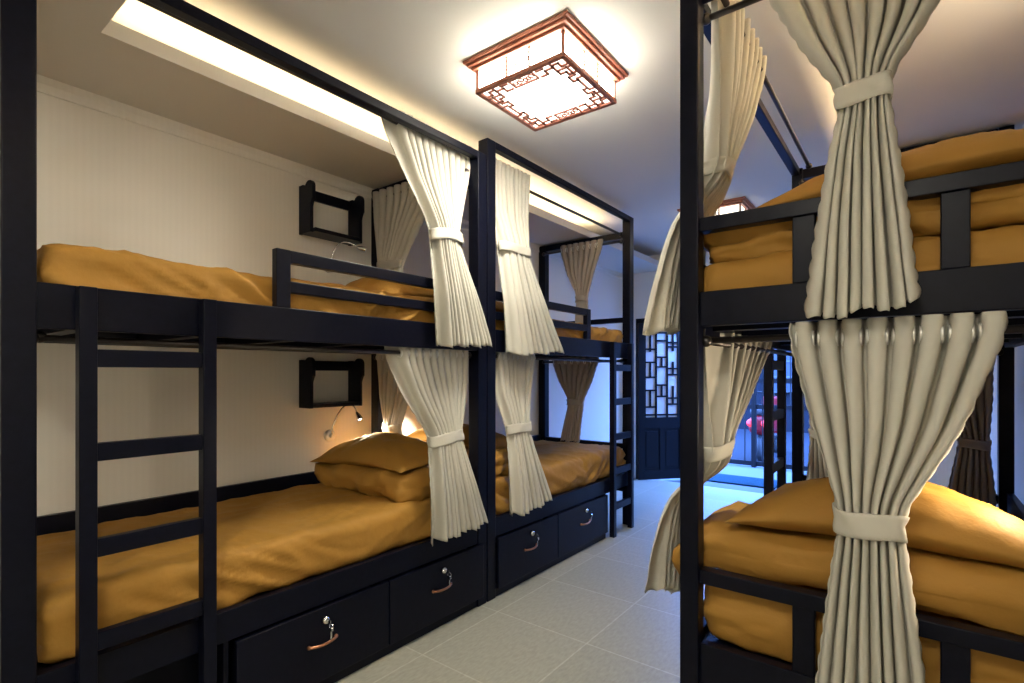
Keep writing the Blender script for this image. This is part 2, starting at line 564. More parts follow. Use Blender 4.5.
def link_bm(bm, name, m, org, parent=None, smooth=True):
    s = MB()
    s.bm.free()
    s.bm = bm
    return s.build(name, m, parent, smooth=smooth, origin=org)


def ridge(v, sharp=0.5):
    return 1 - abs(noise.noise(v)) ** sharp


def mattress(label, xa, xb, ya, yb, z0, z1, seed, wr=1.0, group='ochre-sheeted mattresses'):
    off = Vector((seed * 13.7, seed * 5.1, seed * 3.3))

    def disp(p, n):
        side = 1 - abs(n.z)
        h = (p.z - z0) / (z1 - z0)
        w = noise.noise(Vector((p.x * 2.2, p.y * 1.7, p.z * 2)) + off) * 0.010
        # pulled diagonal creases running down the sides of the fitted sheet and a little over its edges
        al, ac = p.y * 0.88 - p.z * 0.47, p.y * 0.47 + p.z * 0.88
        if p.y > ya + (yb - ya) * 0.62:
            al, ac = p.y * 0.88 + p.z * 0.47, -p.y * 0.47 + p.z * 0.88
        cr = ridge(Vector((al * 1.6, ac * 9.0, p.x * 2.0)) + off, 0.6)
        c2 = ridge(Vector((al * 3.0, ac * 21.0, p.x * 4.0)) + off * 1.7, 0.6)
        msk = 0.35 + 0.65 * min(1, max(0, 0.5 + 1.6 * noise.noise(Vector((p.y * 1.4, p.x * 2, seed * 2.2)))))
        near = max(0.0, 1 - min(xb - p.x, p.x - xa, p.y - ya, yb - p.y) / 0.22)
        k = side + (1 - side) * 0.45 * near
        w += k * msk * ((cr - 0.6) * 0.072 + (c2 - 0.6) * 0.036) * wr * (1.15 - 0.45 * h)
        tp = max(0, n.z)
        w += tp * ((ridge(Vector((p.x * 2.4 + p.y * 1.6, p.y * 3.0 - p.x, 0)) + off * 1.3, 0.7) - 0.6) * 0.016
                   + (ridge(Vector((p.x * 9 + p.y * 4, p.y * 4 - p.x * 3, 0)) + off, 0.7) - 0.6) * 0.014) * wr
        return n * w
    bm = soft_box((xa, ya, z0), (xb, yb, z1), 0.055, 0.014, disp)
    o = link_bm(bm, 'mattress', M['sheet'], ((xa + xb) / 2, (ya + yb) / 2, z0))
    return tag(o, label, 'mattress', group)


def quilt(label, xa, xb, ya, yb, z0, z1, seed, droop=None, fold=0.022, wr=1.0):
    off = Vector((seed * 7.7, seed * 2.1, seed * 9.3))

    def disp(p, n):
        h = (p.z - z0) / (z1 - z0)
        side = 1 - abs(n.z)
        w = wr * noise.noise(Vector((p.x * 5, p.y * 5, p.z * 9)) + off) * 0.020
        w += (ridge(Vector((p.x * 4 + p.z * 5, p.y * 7, p.z * 15 - p.x * 1.5)) + off, 0.7) - 0.6) * 0.050 * wr
        w += (ridge(Vector((p.x * 13 + p.z * 9, p.y * 12, p.z * 22)) + off, 0.8) - 0.6) * 0.022 * wr
        # the fold lines between its layers
        w -= side * (fold * math.exp(-((h - 0.52 - 0.05 * math.sin(p.x * 7 + seed)) / 0.07) ** 2))
        v = n * w
        if droop:
            e = droop(p)
            v.z += e
        return v
    bm = soft_box((xa, ya, z0), (xb, yb, z1), 0.075, 0.024, disp)
    o = link_bm(bm, 'folded_quilt', M['sheet'], ((xa + xb) / 2, (ya + yb) / 2, z0))
    return tag(o, label, 'quilt', 'folded ochre quilts')


def pillow(label, cx, cy, z0, hx, hy, T, seed, rotz=0.0, tilt=(0, 0), sag=0.0):
    """cx, cy: middle; z0: underside; hx, hy: half sizes; T: full height"""
    off = Vector((seed * 3.1, seed * 8.3, seed * 1.7))
    bm = bmesh.new()
    N, Mn = 44, 30
    R = Matrix.Rotation(rotz, 3, 'Z')
    top, bot = {}, {}
    for i in range(N + 1):
        for j in range(Mn + 1):
            x = -math.cos(i / N * math.pi)
            y = -math.cos(j / Mn * math.pi)
            prof = max(0.0, (1 - abs(x) ** 2.3)) ** 0.62 * max(0.0, (1 - abs(y) ** 2.3)) ** 0.62
            px = x * hx * (1 - 0.075 * (1 - y * y))
            py = y * hy * (1 - 0.11 * (1 - x * x))
            edge = (1 - x * x) * (1 - y * y)
            rad = math.hypot(x, y)
            wrk = noise.noise(Vector((px * 5, py * 5, 0)) + off) * 0.016 + (ridge(Vector((px * 7 + py * 3, py * 9 - px * 2, 0)) + off, 0.65) - 0.6) * 0.030
            ang = math.atan2(y, x)
            wrk += (ridge(Vector((ang * 3.2, rad * 1.1, seed)), 0.55) - 0.5) * 0.03 * min(1, rad ** 2)
            base = tilt[0] * px + tilt[1] * py - sag * x * x
            for dct, sg in ((top, 1), (bot, -1)):
                if sg < 0 and (i in (0, N) or j in (0, Mn)):
                    dct[i, j] = top[i, j]
                    continue
                hgt = T * (0.66 if sg > 0 else 0.34) * prof
                z = z0 + T * 0.34 + base + sg * hgt + (wrk if sg > 0 else wrk * 0.3) * edge ** 0.4
                if sg < 0:
                    z = max(z, z0 + min(0, base))
                p = R @ Vector((px, py, 0))
                dct[i, j] = bm.verts.new((cx + p.x, cy + p.y, z))
    for i in range(N):
        for j in range(Mn):
            bm.faces.new((top[i, j], top[i + 1, j], top[i + 1, j + 1], top[i, j + 1]))
            f = [bot[i, j], bot[i, j + 1], bot[i + 1, j + 1], bot[i + 1, j]]
            bm.faces.new(f)
    o = link_bm(bm, 'pillow', M['pillowcase'], (cx, cy, z0))
    return tag(o, label, 'pillow', 'ochre pillows')


mattress('ochre mattress on the lower bunk behind the wide near ladder', -3.045, -2.112, 0.385, 2.35, 0.478, 0.700, 1, 0.9)
mattress('ochre mattress on the upper bunk under the higher floating shelf', -3.04, -2.112, 0.385, 2.35, 1.622, 1.815, 2, 1.0)
mattress('ochre mattress on the lower bunk with the far ladder, above two locked drawers', -3.045, -2.112, 2.525, 4.45, 0.478, 0.720, 3, 0.9)
mattress('ochre mattress on the upper bunk of the taller canopy bed', -3.04, -2.112, 2.525, 4.45, 1.622, 1.800, 4, 1.0)
mattress('ochre mattress behind the lower headboard gaps of the bunk across the aisle', -0.58, 0.37, 1.828, 3.775, 0.478, 0.70, 5, 0.8)
mattress('ochre mattress behind the upper headboard gaps of the bunk across the aisle', -0.595, 0.37, 1.820, 3.775, 1.622, 1.785, 6, 0.8)

quilt('folded ochre quilt under the pillow beside the lit reading lamp', -3.02, -2.15, 1.84, 2.30, 0.695, 0.845, 1, None, 0.006)
pillow('ochre pillow on a folded quilt beside the lit gooseneck reading lamp', -2.60, 2.07, 0.835, 0.42, 0.235, 0.185, 1, 0.03, (0.03, 0.06), 0.03)
pillow('ochre pillow behind the guard rail under the higher floating shelf', -2.62, 2.06, 1.80, 0.40, 0.23, 0.19, 2, -0.02, (0, 0.10), 0.02)
quilt('folded ochre quilt peeping past the curtain on the far lower bunk', -3.02, -2.13, 2.51, 2.95, 0.715, 0.875, 2)
pillow('ochre pillow on the quilt at the head of the far lower bunk', -2.58, 2.73, 0.865, 0.41, 0.21, 0.17, 3, 0.02, (0, -0.05), 0.02)
pillow('ochre pillow at the head of the upper bunk of the taller canopy bed', -2.60, 2.74, 1.80, 0.40, 0.22, 0.17, 4, 0.0, (0, -0.08), 0.02)


def aisle_droop(p):
    t = max(0, -0.56 - p.x)
    return -t * 0.55


quilt('folded ochre quilt on the lower bunk across the aisle, one end sticking past the post', -0.71, 0.36, 1.84, 2.30, 0.715, 0.875, 3, aisle_droop, 0.004, 0.45)
pillow('plump ochre pillow behind the lower centre-tied curtain across the aisle', -0.08, 2.05, 0.862, 0.43, 0.235, 0.20, 5, 0.02, (0, -0.10), 0.05)
quilt('folded ochre quilt behind the upper headboard slats across the aisle', -0.60, 0.37, 1.832, 2.30, 1.775, 1.912, 4, None, 0.03, 1.7)
pillow('ochre pillow showing over the upper headboard rail across the aisle', -0.025, 2.05, 1.905, 0.43, 0.235, 0.165, 6, 0.0, (0.05, -0.04), 0.03)

o = link_bm(soft_box((-2.52, 2.53, 1.945), (-2.26, 2.68, 2.01), 0.03, 0.02,
                     lambda p, n: n * noise.noise(p * 16) * 0.02), 'folded_cloth', M['towel'], (-2.4, 2.6, 1.945))
tag(o, 'small blue and white cloth lying at the head of the far upper bunk', 'cloth')


# ------------------------------------------------------------------ curtains
def smooth_line(ts, vs):
    """straight runs between the keys with softened corners"""
    def lin(t):
        t = min(max(t, ts[0]), ts[-1])
        i = 0
        while i < len(ts) - 2 and t > ts[i + 1]:
            i += 1
        return vs[i] + (vs[i + 1] - vs[i]) * (t - ts[i]) / (ts[i + 1] - ts[i])

    def f(t):
        return sum(lin(t + d) for d in (-0.036, -0.018, 0, 0.018, 0.036)) / 5
    return f


def pchip(ts, vs):
    n = len(ts)
    h = [ts[i + 1] - ts[i] for i in range(n - 1)]
    dl = [(vs[i + 1] - vs[i]) / h[i] for i in range(n - 1)]
    m = [0.0] * n
    m[0], m[-1] = dl[0], dl[-1]
    for i in range(1, n - 1):
        if dl[i - 1] * dl[i] > 0:
            w1, w2 = 2 * h[i] + h[i - 1], h[i] + 2 * h[i - 1]
            m[i] = (w1 + w2) / (w1 / dl[i - 1] + w2 / dl[i])

    def f(t):
        t = min(max(t, ts[0]), ts[-1])
        i = 0
        while i < n - 2 and t > ts[i + 1]:
            i += 1
        s_ = (t - ts[i]) / h[i]
        return ((1 + 2 * s_) * (1 - s_) ** 2 * vs[i] + s_ * (1 - s_) ** 2 * h[i] * m[i]
                + s_ * s_ * (3 - 2 * s_) * vs[i + 1] + s_ * s_ * (s_ - 1) * h[i] * m[i + 1])
    return f


RING_MESH = {}


def curtain(label, axis, keys, n, tie, seed, material='fabric', lead=(0.0, 0.0), slant=0.0, rings=True, group='tied-back bunk curtains',
            face=1, tie_tilt=0.0, tie_h=0.052, ringz=0.05, scal=0.005):
    """axis: direction of the rod ('x' or 'y'). keys, top to bottom: (z, a0, a1, p, amp, env): the two side edges along the rod,
    the middle across it, the pleat depth and how far the pleats are gathered into a round bundle. tie: z of the tie-back."""
    rnd = random.Random(seed)
    zt, zb = keys[0][0], keys[-1][0]
    ts = [(zt - k[0]) / (zt - zb) for k in keys]
    keys = [tuple(k) + (0.0,) * (7 - len(k)) for k in keys]
    F = [smooth_line(ts, [k[q] for k in keys]) for q in range(1, 7)]
    per = 14
    NU = int((n + 2 * (lead[0] + lead[1]) * n) * per)
    NV = 84
    amps = [rnd.uniform(0.72, 1.15) for _ in range(n + 3)]
    shf = [rnd.uniform(-0.12, 0.12) for _ in range(n + 3)]

    def phase(u):
        l0, l1 = lead
        if u < l0:
            return 0.5 * u / l0 - 0.5
        if u > 1 - l1:
            return n + 0.5 * (u - (1 - l1)) / l1
        return n * (u - l0) / (1 - l0 - l1)

    def at(u, t):
        a0, a1, p, amp, env, skew = (f(t) for f in F)
        p += skew * (u - 0.5)
        ph = phase(u)
        i = int(math.floor(ph)) + 1
        fr = ph - math.floor(ph)
        am = amps[i] * (1 - fr) + amps[min(i + 1, len(amps) - 1)] * fr
        sh = shf[i] * (1 - fr) + shf[min(i + 1, len(shf) - 1)] * fr
        w = math.sin(2 * math.pi * (ph + sh * min(1, t * 2)))
        w = math.copysign(abs(w) ** 0.8, w)
        pitch = (a1 - a0) / n
        a = a0 + (a1 - a0) * u - 0.085 * pitch * math.sin(4 * math.pi * ph) - face * 0.12 * pitch * (math.cos(2 * math.pi * ph) - 1)
        bulge = math.sqrt(max(0.0, 1 - (2 * u - 1) ** 2))
        dp = amp * w * am * ((1 - env) + env * (0.25 + 0.75 * bulge)) + face * env * 0.028 * (bulge - 0.6)
        q = noise.noise(Vector((u * n * 0.9, t * 3.2, seed * 3.7)))
        dp += q * 0.010 * min(1, t * 4)
        a += noise.noise(Vector((u * n * 0.7, t * 2.6, seed * 9.1 + 5))) * 0.007 * min(1, t * 4) * (1 - 0.6 * env)
        z = zt + (zb - zt) * t
        # hem: little scallops, folds that hang unevenly
        hem = max(0.0, (t - 0.9) / 0.1)
        z += hem * (slant * (u - 0.5) + 0.009 * w * face * -1 + 0.006 * abs(math.sin(ph * math.pi * 3)) + 0.009 * math.sin(ph * 1.7 + seed))
        # scalloped side edges
        if u <= 0.0001:
            a -= scal * abs(math.sin(t * (zt - zb) * math.pi / 0.055))
        elif u >= 0.9999:
            a += scal * abs(math.sin(t * (zt - zb) * math.pi / 0.055))
        return a, p + dp, z

    org = Vector((0, 0, 0))
    a, p, z = at(0.5, 0)
    org = Vector((a, p, zb)) if axis == 'x' else Vector((p, a, zb))
    bm = bmesh.new()
    grid = []
    us = [k / NU for k in range(NU + 1)]
    NV2 = int((zt - zb) / 0.0135)
    for j in range(NV2 + 1):
        t = j / NV2
        row = []
        for u in us:
            a, p, z = at(u, t)
            row.append(bm.verts.new((a, p, z) if axis == 'x' else (p, a, z)))
        grid.append(row)
    for j in range(NV2):
        for k in range(NU):
            bm.faces.new((grid[j][k], grid[j][k + 1], grid[j + 1][k + 1], grid[j + 1][k]))
    o = link_bm(bm, 'curtain', M[material], org)
    sm = o.modifiers.new('cloth', 'SOLIDIFY')
    sm.thickness = 0.0025
    sm.offset = 0
    tag(o, label, 'curtain', group)
    # tie-back sash
    if tie:
        tt = (zt - tie) / (zt - zb)
        s = MB()
        rows = []
        HN = 7
        for r_ in range(HN):
            v = r_ / (HN - 1)
            zz = tie + (v - 0.5) * tie_h
            t = (zt - zz) / (zt - zb)
            a0, a1, p, amp, env, skew = (f(t) for f in F)
            pts = [at(k / 60, t) for k in range(61)]
            amin, amax = min(q[0] for q in pts), max(q[0] for q in pts)
            pmin, pmax = min(q[1] for q in pts), max(q[1] for q in pts)
            ca, cp = (amin + amax) / 2, (pmin + pmax) / 2
            ra, rp = (amax - amin) / 2 + 0.001, (pmax - pmin) / 2 + 0.005
            row = []
            for k in range(40):
                th = 2 * math.pi * k / 40
                cs, sn = math.cos(th), math.sin(th)
                e = 0.92
                ax = math.copysign(abs(cs) ** e, cs)
                px = math.copysign(abs(sn) ** e, sn)
                wob = 0.004 * math.sin(th * 5 + v * 3 + seed) * (1 - abs(v - 0.5))
                row.append((ca + ax * (ra + wob), cp + px * (rp + wob),
                            zz + tie_tilt * ax * ra + 0.006 * math.sin(th * 2 + seed)))
            rows.append(row)
        vr = [[s.bm.verts.new((q[0], q[1], q[2]) if axis == 'x' else (q[1], q[0], q[2])) for q in row] for row in rows]
        for j in range(HN - 1):
            for k in range(40):
                s.bm.faces.new((vr[j][k], vr[j][(k + 1) % 40], vr[j + 1][(k + 1) % 40], vr[j + 1][k]))
        tb = s.build('tieback', M[material], o, smooth=True)
        sm = tb.modifiers.new('cloth', 'SOLIDIFY')
        sm.thickness = 0.004
        sm.offset = 0
    if rings:
        t = ringz / (zt - zb)
        for k in range(2 * n + 1):
            l0, l1 = lead
            u = l0 + (1 - l0 - l1) * k / (2 * n)
            if u > 0.999 or u < 0.001:
                continue
            a, p, z = at(u, t)
            c = F[2](t)
            if axis not in RING_MESH:
                s = MB()
                s.torus((0, 0, 0), axis, 0.0215, 0.0045, 16, 8)
                ro = s.build('grommet', M['ring'], o, smooth=True)
                # built round the parent's origin
                me = ro.data
                for vtx in me.vertices:
                    vtx.co += org
                RING_MESH[axis] = me
            else:
                ro = bpy.data.objects.new('grommet', RING_MESH[axis])
                COL.objects.link(ro)
                ro.parent = o
            ro.location = (Vector((a, c, z)) if axis == 'x' else Vector((c, a, z))) - org
    return o


# --- nearest bunk of the shelf wall: aisle curtains tied at the far post
curtain('pale curtain tied in the middle on the upper bunk under the higher shelf', 'y', [
    (2.780, 1.69, 2.40, -2.163, 0.034, 0.0), (2.69, 1.70, 2.39, -2.163, 0.034, 0.0), (2.46, 1.82, 2.315, -2.13, 0.028, 0.25),
    (2.21, 1.955, 2.20, -2.075, 0.036, 0.9), (2.165, 1.960, 2.187, -2.065, 0.036, 1.0), (2.10, 1.955, 2.195, -2.055, 0.034, 0.9),
    (1.85, 1.94, 2.27, -2.015, 0.036, 0.4), (1.555, 1.935, 2.375, -1.998, 0.040, 0.1)],
    11, 2.160, 11, lead=(0.17, 0.0), slant=0.02, rings=False, face=1, tie_tilt=0.06, tie_h=0.06)
curtain('pale curtain tied beside the pillow on the lower bunk with the reading lamp', 'y', [
    (1.555, 1.70, 2.325, -2.135, 0.034, 0.0), (1.48, 1.70, 2.325, -2.135, 0.034, 0.0), (1.30, 1.795, 2.295, -2.115, 0.030, 0.3),
    (1.085, 1.945, 2.21, -2.075, 0.036, 0.9), (1.045, 1.952, 2.197, -2.068, 0.036, 1.0), (0.98, 1.94, 2.205, -2.05, 0.034, 0.9),
    (0.75, 1.905, 2.26, -2.002, 0.036, 0.4), (0.525, 1.885, 2.325, -1.985, 0.040, 0.1)],
    10, 1.042, 12, lead=(0.17, 0.0), slant=0.03, face=1, tie_tilt=0.06, tie_h=0.06)
# --- its head-end curtains, between the two bunks
curtain('pale curtain across the head end over the upper pillow, beside the higher shelf', 'x', [
    (2.665, -3.03, -2.36, 2.325, 0.026, 0.0), (2.58, -3.02, -2.37, 2.325, 0.026, 0.0), (2.35, -2.96, -2.52, 2.30, 0.03, 0.3),
    (2.13, -2.905, -2.68, 2.285, 0.03, 1.0), (2.06, -2.905, -2.68, 2.275, 0.03, 0.9), (1.97, -2.92, -2.66, 2.26, 0.02, 0.3)],
    9, 2.125, 13, face=-1, rings=False)
curtain('pale curtain across the head end behind the pillow by the lit reading lamp', 'x', [
    (1.56, -2.99, -2.49, 2.325, 0.024, 0.0), (1.49, -2.98, -2.50, 2.325, 0.024, 0.0), (1.25, -2.92, -2.62, 2.30, 0.028, 0.4),
    (1.05, -2.855, -2.715, 2.295, 0.028, 1.0), (1.01, -2.855, -2.715, 2.295, 0.028, 0.9), (0.87, -2.93, -2.60, 2.29, 0.02, 0.3)],
    7, 1.032, 14, face=-1)
# --- second bunk of the shelf wall: aisle curtains tied at its near post
curtain('pale green-grey curtain tied on the upper bunk of the taller canopy bed', 'y', [
    (2.785, 2.525, 2.995, -2.163, 0.034, 0.0), (2.66, 2.525, 2.99, -2.163, 0.034, 0.0), (2.45, 2.515, 2.935, -2.13, 0.028, 0.2),
    (2.245, 2.545, 2.875, -2.075, 0.034, 0.8), (2.205, 2.550, 2.865, -2.068, 0.034, 1.0), (2.14, 2.540, 2.875, -2.055, 0.032, 0.9),
    (1.85, 2.525, 2.99, -2.010, 0.036, 0.4), (1.53, 2.525, 3.20, -1.998, 0.040, 0.1)],
    9, 2.205, 15, lead=(0.14, 0.0), slant=0.05, rings=False, face=1, tie_tilt=0.04, tie_h=0.06)
curtain('pale curtain on the far lower bunk, tied in front of its folded quilt', 'y', [
    (1.555, 2.525, 3.03, -2.135, 0.034, 0.0), (1.48, 2.525, 3.02, -2.135, 0.034, 0.0), (1.28, 2.55, 2.95, -2.11, 0.030, 0.3),
    (1.085, 2.62, 2.88, -2.075, 0.034, 0.9), (1.045, 2.63, 2.865, -2.068, 0.034, 1.0), (0.98, 2.62, 2.87, -2.05, 0.032, 0.9),
    (0.75, 2.58, 2.93, -2.002, 0.036, 0.4), (0.52, 2.565, 3.02, -1.985, 0.040, 0.1)],
    8, 1.042, 16, lead=(0.17, 0.0), slant=0.04, face=1, tie_tilt=0.05, tie_h=0.06)
# --- its foot-end curtains, in the middle of the opening
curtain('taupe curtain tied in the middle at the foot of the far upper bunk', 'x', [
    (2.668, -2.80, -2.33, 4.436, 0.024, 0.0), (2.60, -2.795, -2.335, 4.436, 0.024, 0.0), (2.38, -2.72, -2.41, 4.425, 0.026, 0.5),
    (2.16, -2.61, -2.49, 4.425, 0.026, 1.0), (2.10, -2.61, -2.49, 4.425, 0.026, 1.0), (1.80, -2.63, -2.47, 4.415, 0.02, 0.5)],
    7, 2.12, 17, 'fabric_shaded', face=-1)
curtain('shade-darkened taupe curtain tied in the middle of the far foot end, lower bunk', 'x', [
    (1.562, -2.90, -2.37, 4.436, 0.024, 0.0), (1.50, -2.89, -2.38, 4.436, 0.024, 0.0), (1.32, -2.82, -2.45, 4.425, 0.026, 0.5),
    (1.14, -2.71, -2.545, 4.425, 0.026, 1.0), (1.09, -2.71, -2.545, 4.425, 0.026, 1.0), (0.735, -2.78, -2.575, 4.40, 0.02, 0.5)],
    7, 1.115, 18, 'fabric_shaded', face=-1)
# --- bunk across the aisle: the two curtains of its head end
curtain('large pale curtain tied in the middle, over the upper headboard across the aisle', 'x', [
    (2.665, -0.385, 0.150, 1.772, 0.030, 0.0), (2.58, -0.350, 0.130, 1.765, 0.031, 0.0), (2.36, -0.255, 0.048, 1.735, 0.036, 0.4),
    (2.19, -0.162, -0.055, 1.70, 0.034, 1.0), (2.12, -0.160, -0.052, 1.697, 0.034, 1.0), (2.02, -0.182, -0.040, 1.693, 0.034, 0.9),
    (1.80, -0.215, -0.012, 1.688, 0.032, 0.6), (1.565, -0.240, 0.012, 1.685, 0.030, 0.35)],
    7, 2.150, 21, lead=(0.12, 0.0), slant=0.03, face=-1, tie_tilt=0.03, tie_h=0.062, rings=True, scal=0.006)
curtain('large pale curtain tied in the middle, over the lower headboard across the aisle', 'x', [
    (1.553, -0.298, 0.180, 1.775, 0.034, 0.0), (1.49, -0.296, 0.178, 1.775, 0.035, 0.0), (1.25, -0.235, 0.095, 1.745, 0.040, 0.35),
    (1.03, -0.168, -0.026, 1.70, 0.040, 1.0), (0.97, -0.165, -0.022, 1.695, 0.040, 1.0), (0.86, -0.180, -0.010, 1.690, 0.038, 0.9),
    (0.60, -0.210, 0.020, 1.685, 0.036, 0.6), (0.33, -0.240, 0.045, 1.685, 0.032, 0.35)],
    8, 1.000, 22, slant=0.02, face=-1, tie_tilt=-0.05, tie_h=0.066)
# --- its aisle curtains, tied back to the near post
curtain('upper aisle-side curtain of the bunk across, tied back to its near post', 'y', [
    (2.788, 1.86, 2.56, -0.535, 0.028, 0.0), (2.70, 1.86, 2.54, -0.535, 0.028, 0.0), (2.45, 1.86, 2.32, -0.54, 0.04, 0.5),
    (2.15, 1.842, 2.00, -0.545, 0.050, 1.0), (2.09, 1.842, 2.00, -0.550, 0.050, 1.0), (2.03, 1.85, 2.03, -0.60, 0.03, 0.9),
    (1.97, 1.852, 2.07, -0.668, 0.020, 0.8, 0.02), (1.868, 1.795, 2.10, -0.680, 0.020, 0.5, 0.02), (1.55, 1.628, 2.05, -0.690, 0.026, 0.2, 0.02)],
    8, 2.12, 23, lead=(0.14, 0.0), slant=0.03, rings=False, face=-1, tie_tilt=0.1)
curtain('lower aisle-side curtain of the bunk across, trailing out past the post', 'y', [
    (1.555, 1.88, 2.92, -0.575, 0.028, 0.0), (1.49, 1.88, 2.80, -0.575, 0.028, 0.0), (1.30, 1.865, 2.40, -0.570, 0.04, 0.5),
    (1.16, 1.845, 2.03, -0.560, 0.050, 1.0), (1.10, 1.842, 2.02, -0.560, 0.050, 1.0), (1.03, 1.88, 2.08, -0.60, 0.035, 0.9),
    (0.95, 1.96, 2.18, -0.715, 0.018, 0.7, 0.02), (0.86, 1.925, 2.22, -0.748, 0.018, 0.5, 0.02), (0.72, 1.845, 2.26, -0.758, 0.020, 0.3, 0.02), (0.54, 1.80, 2.26, -0.760, 0.022, 0.2, 0.02)],
    8, 1.13, 24, lead=(0.22, 0.0), slant=-0.16, face=-1, tie_tilt=0.05)
# --- its foot-end pair
curtain('shade-darkened curtain tied near the wall at the foot of the lower bunk across the aisle', 'x', [
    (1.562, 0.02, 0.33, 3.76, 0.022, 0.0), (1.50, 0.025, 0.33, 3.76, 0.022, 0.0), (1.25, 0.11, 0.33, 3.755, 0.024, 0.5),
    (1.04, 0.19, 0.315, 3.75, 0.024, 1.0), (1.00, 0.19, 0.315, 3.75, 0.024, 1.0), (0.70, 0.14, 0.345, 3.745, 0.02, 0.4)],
    6, 1.02, 25, 'fabric_shaded', face=-1)
curtain('dim curtain tied near the ladder at the foot of the lower bunk across the aisle', 'x', [
    (1.562, -0.53, -0.20, 3.76, 0.022, 0.0), (1.50, -0.53, -0.21, 3.76, 0.022, 0.0), (1.25, -0.53, -0.32, 3.755, 0.024, 0.5),
    (1.04, -0.52, -0.40, 3.75, 0.024, 1.0), (1.00, -0.52, -0.40, 3.75, 0.024, 1.0), (0.70, -0.54, -0.34, 3.745, 0.02, 0.4)],
    6, 1.02, 26, 'fabric', face=-1)


# ------------------------------------------------------------------ wall shelves
def wall_shelf(label, y0, y1, z0, z1):
    x0, D, T = LX, 0.155, 0.022
    r = empty('wall_shelf', (x0, (y0 + y1) / 2, z0), label, 'wall shelf', 'black floating shelves')
    h = z1 - z0
    prof = [(x0, z0), (x0 + D * 0.84, z0), (x0 + D * 0.84, z0 + h * 0.50)]
    prof += [(x0 + D * (0.84 + 0.16 * k / 4), z0 + h * (0.50 + 0.10 * math.sin(k / 4 * math.pi / 2) + 0.04 * k / 4)) for k in range(1, 5)]
    prof.append((x0 + D, z0 + h * 0.88))
    prof += [(x0 + D * (0.72 + 0.28 * math.cos(t * math.pi / 8)), z0 + h * (0.88 + 0.12 * math.sin(t * math.pi / 8))) for t in range(1, 8)]
    prof += [(x0 + D * 0.40, z0 + h * 0.93), (x0 + D * 0.30, z0 + h * 0.95), (x0, z0 + h * 0.95)]
    for y in (y0, y1 - T):
        s = MB()
        s.prism(prof, 'y', y, y + T)
        s.build('side_panel', M['wood'], r, 0.002)
    one_box('shelf_board', (x0, y0 + T, z0 + 0.004), (x0 + D - 0.004, y1 - T, z0 + 0.028), M['wood'], r, 0.002)
    one_box('back_rail', (x0, y0 + T, z0 + h * 0.74), (x0 + 0.02, y1 - T, z0 + h * 0.94), M['wood'], r, 0.002)
    return r


wall_shelf('black floating shelf with curved sides on the wall over the upper bunk', 1.80, 2.185, 2.278, 2.60)
wall_shelf('black floating shelf on the wall over the lower pillow and lit reading lamp', 1.80, 2.185, 1.180, 1.500)


# ------------------------------------------------------------------ reading lamps and sockets
def bez(p0, p1, p2, p3, n=20):
    p0, p1, p2, p3 = map(Vector, (p0, p1, p2, p3))
    return [p0 * (1 - t) ** 3 + p1 * 3 * t * (1 - t) ** 2 + p2 * 3 * t * t * (1 - t) + p3 * t ** 3 for t in [k / n for k in range(n + 1)]]


def reading_lamp(label, wx, y, z, dx, head, aim, lit, power=None):
    """wall plate at (wx, y, z), standing off in direction dx; head position and aim direction"""
    r = empty('reading_lamp', (wx, y, z), label, 'reading lamp', 'gooseneck reading lamps')
    s = MB()
    s.tube([(wx, y, z), (wx + dx * 0.018, y, z), (wx + dx * 0.026, y, z)], [0.038, 0.038, 0.028], 24)
    s.tube([(wx + dx * 0.026, y, z), (wx + dx * 0.036, y, z)], [0.014, 0.012], 14)
    s.build('wall_plate', M['plastic'], r, smooth=True)
    hd = Vector(head)
    am = Vector(aim).normalized()
    back = hd - am * 0.03
    s = MB()
    st = Vector((wx + dx * 0.032, y, z + 0.01))
    s.tube(bez(st, st + Vector((dx * 0.02, -0.005, 0.13)), back - am * 0.10 + Vector((0, 0, 0.06)), back, 22), 0.0052, 10)
    s.build('gooseneck', M['chrome'], r, smooth=True)
    s = MB()
    s.tube([hd - am * 0.035, hd - am * 0.02, hd, hd + am * 0.022], [0.008, 0.014, 0.019, 0.021], 18, cap=False)
    s.tube([hd - am * 0.036, hd - am * 0.034], 0.008, 12)
    s.build('lamp_head', M['chrome'], r, smooth=True)
    s = MB()
    s.ball(hd + am * 0.008, 0.013)
    s.build('bulb', M['bulb'] if lit else M['plastic'], r, smooth=True)
    if lit:
        l = bpy.data.lights.new('reading_lamp_light', 'SPOT')
        l.energy = power or READ_W
        l.color = (1.0, 0.82, 0.58)
        l.spot_size = math.radians(145)
        l.spot_blend = 0.7
        l.shadow_soft_size = 0.015
        lo = bpy.data.objects.new('reading_lamp_light', l)
        lo.rotation_euler = am.to_track_quat('-Z', 'Y').to_euler()
        lo.location = hd + am * 0.026 - world_origin(r)
        lo.parent = r
        COL.objects.link(lo)
    return r


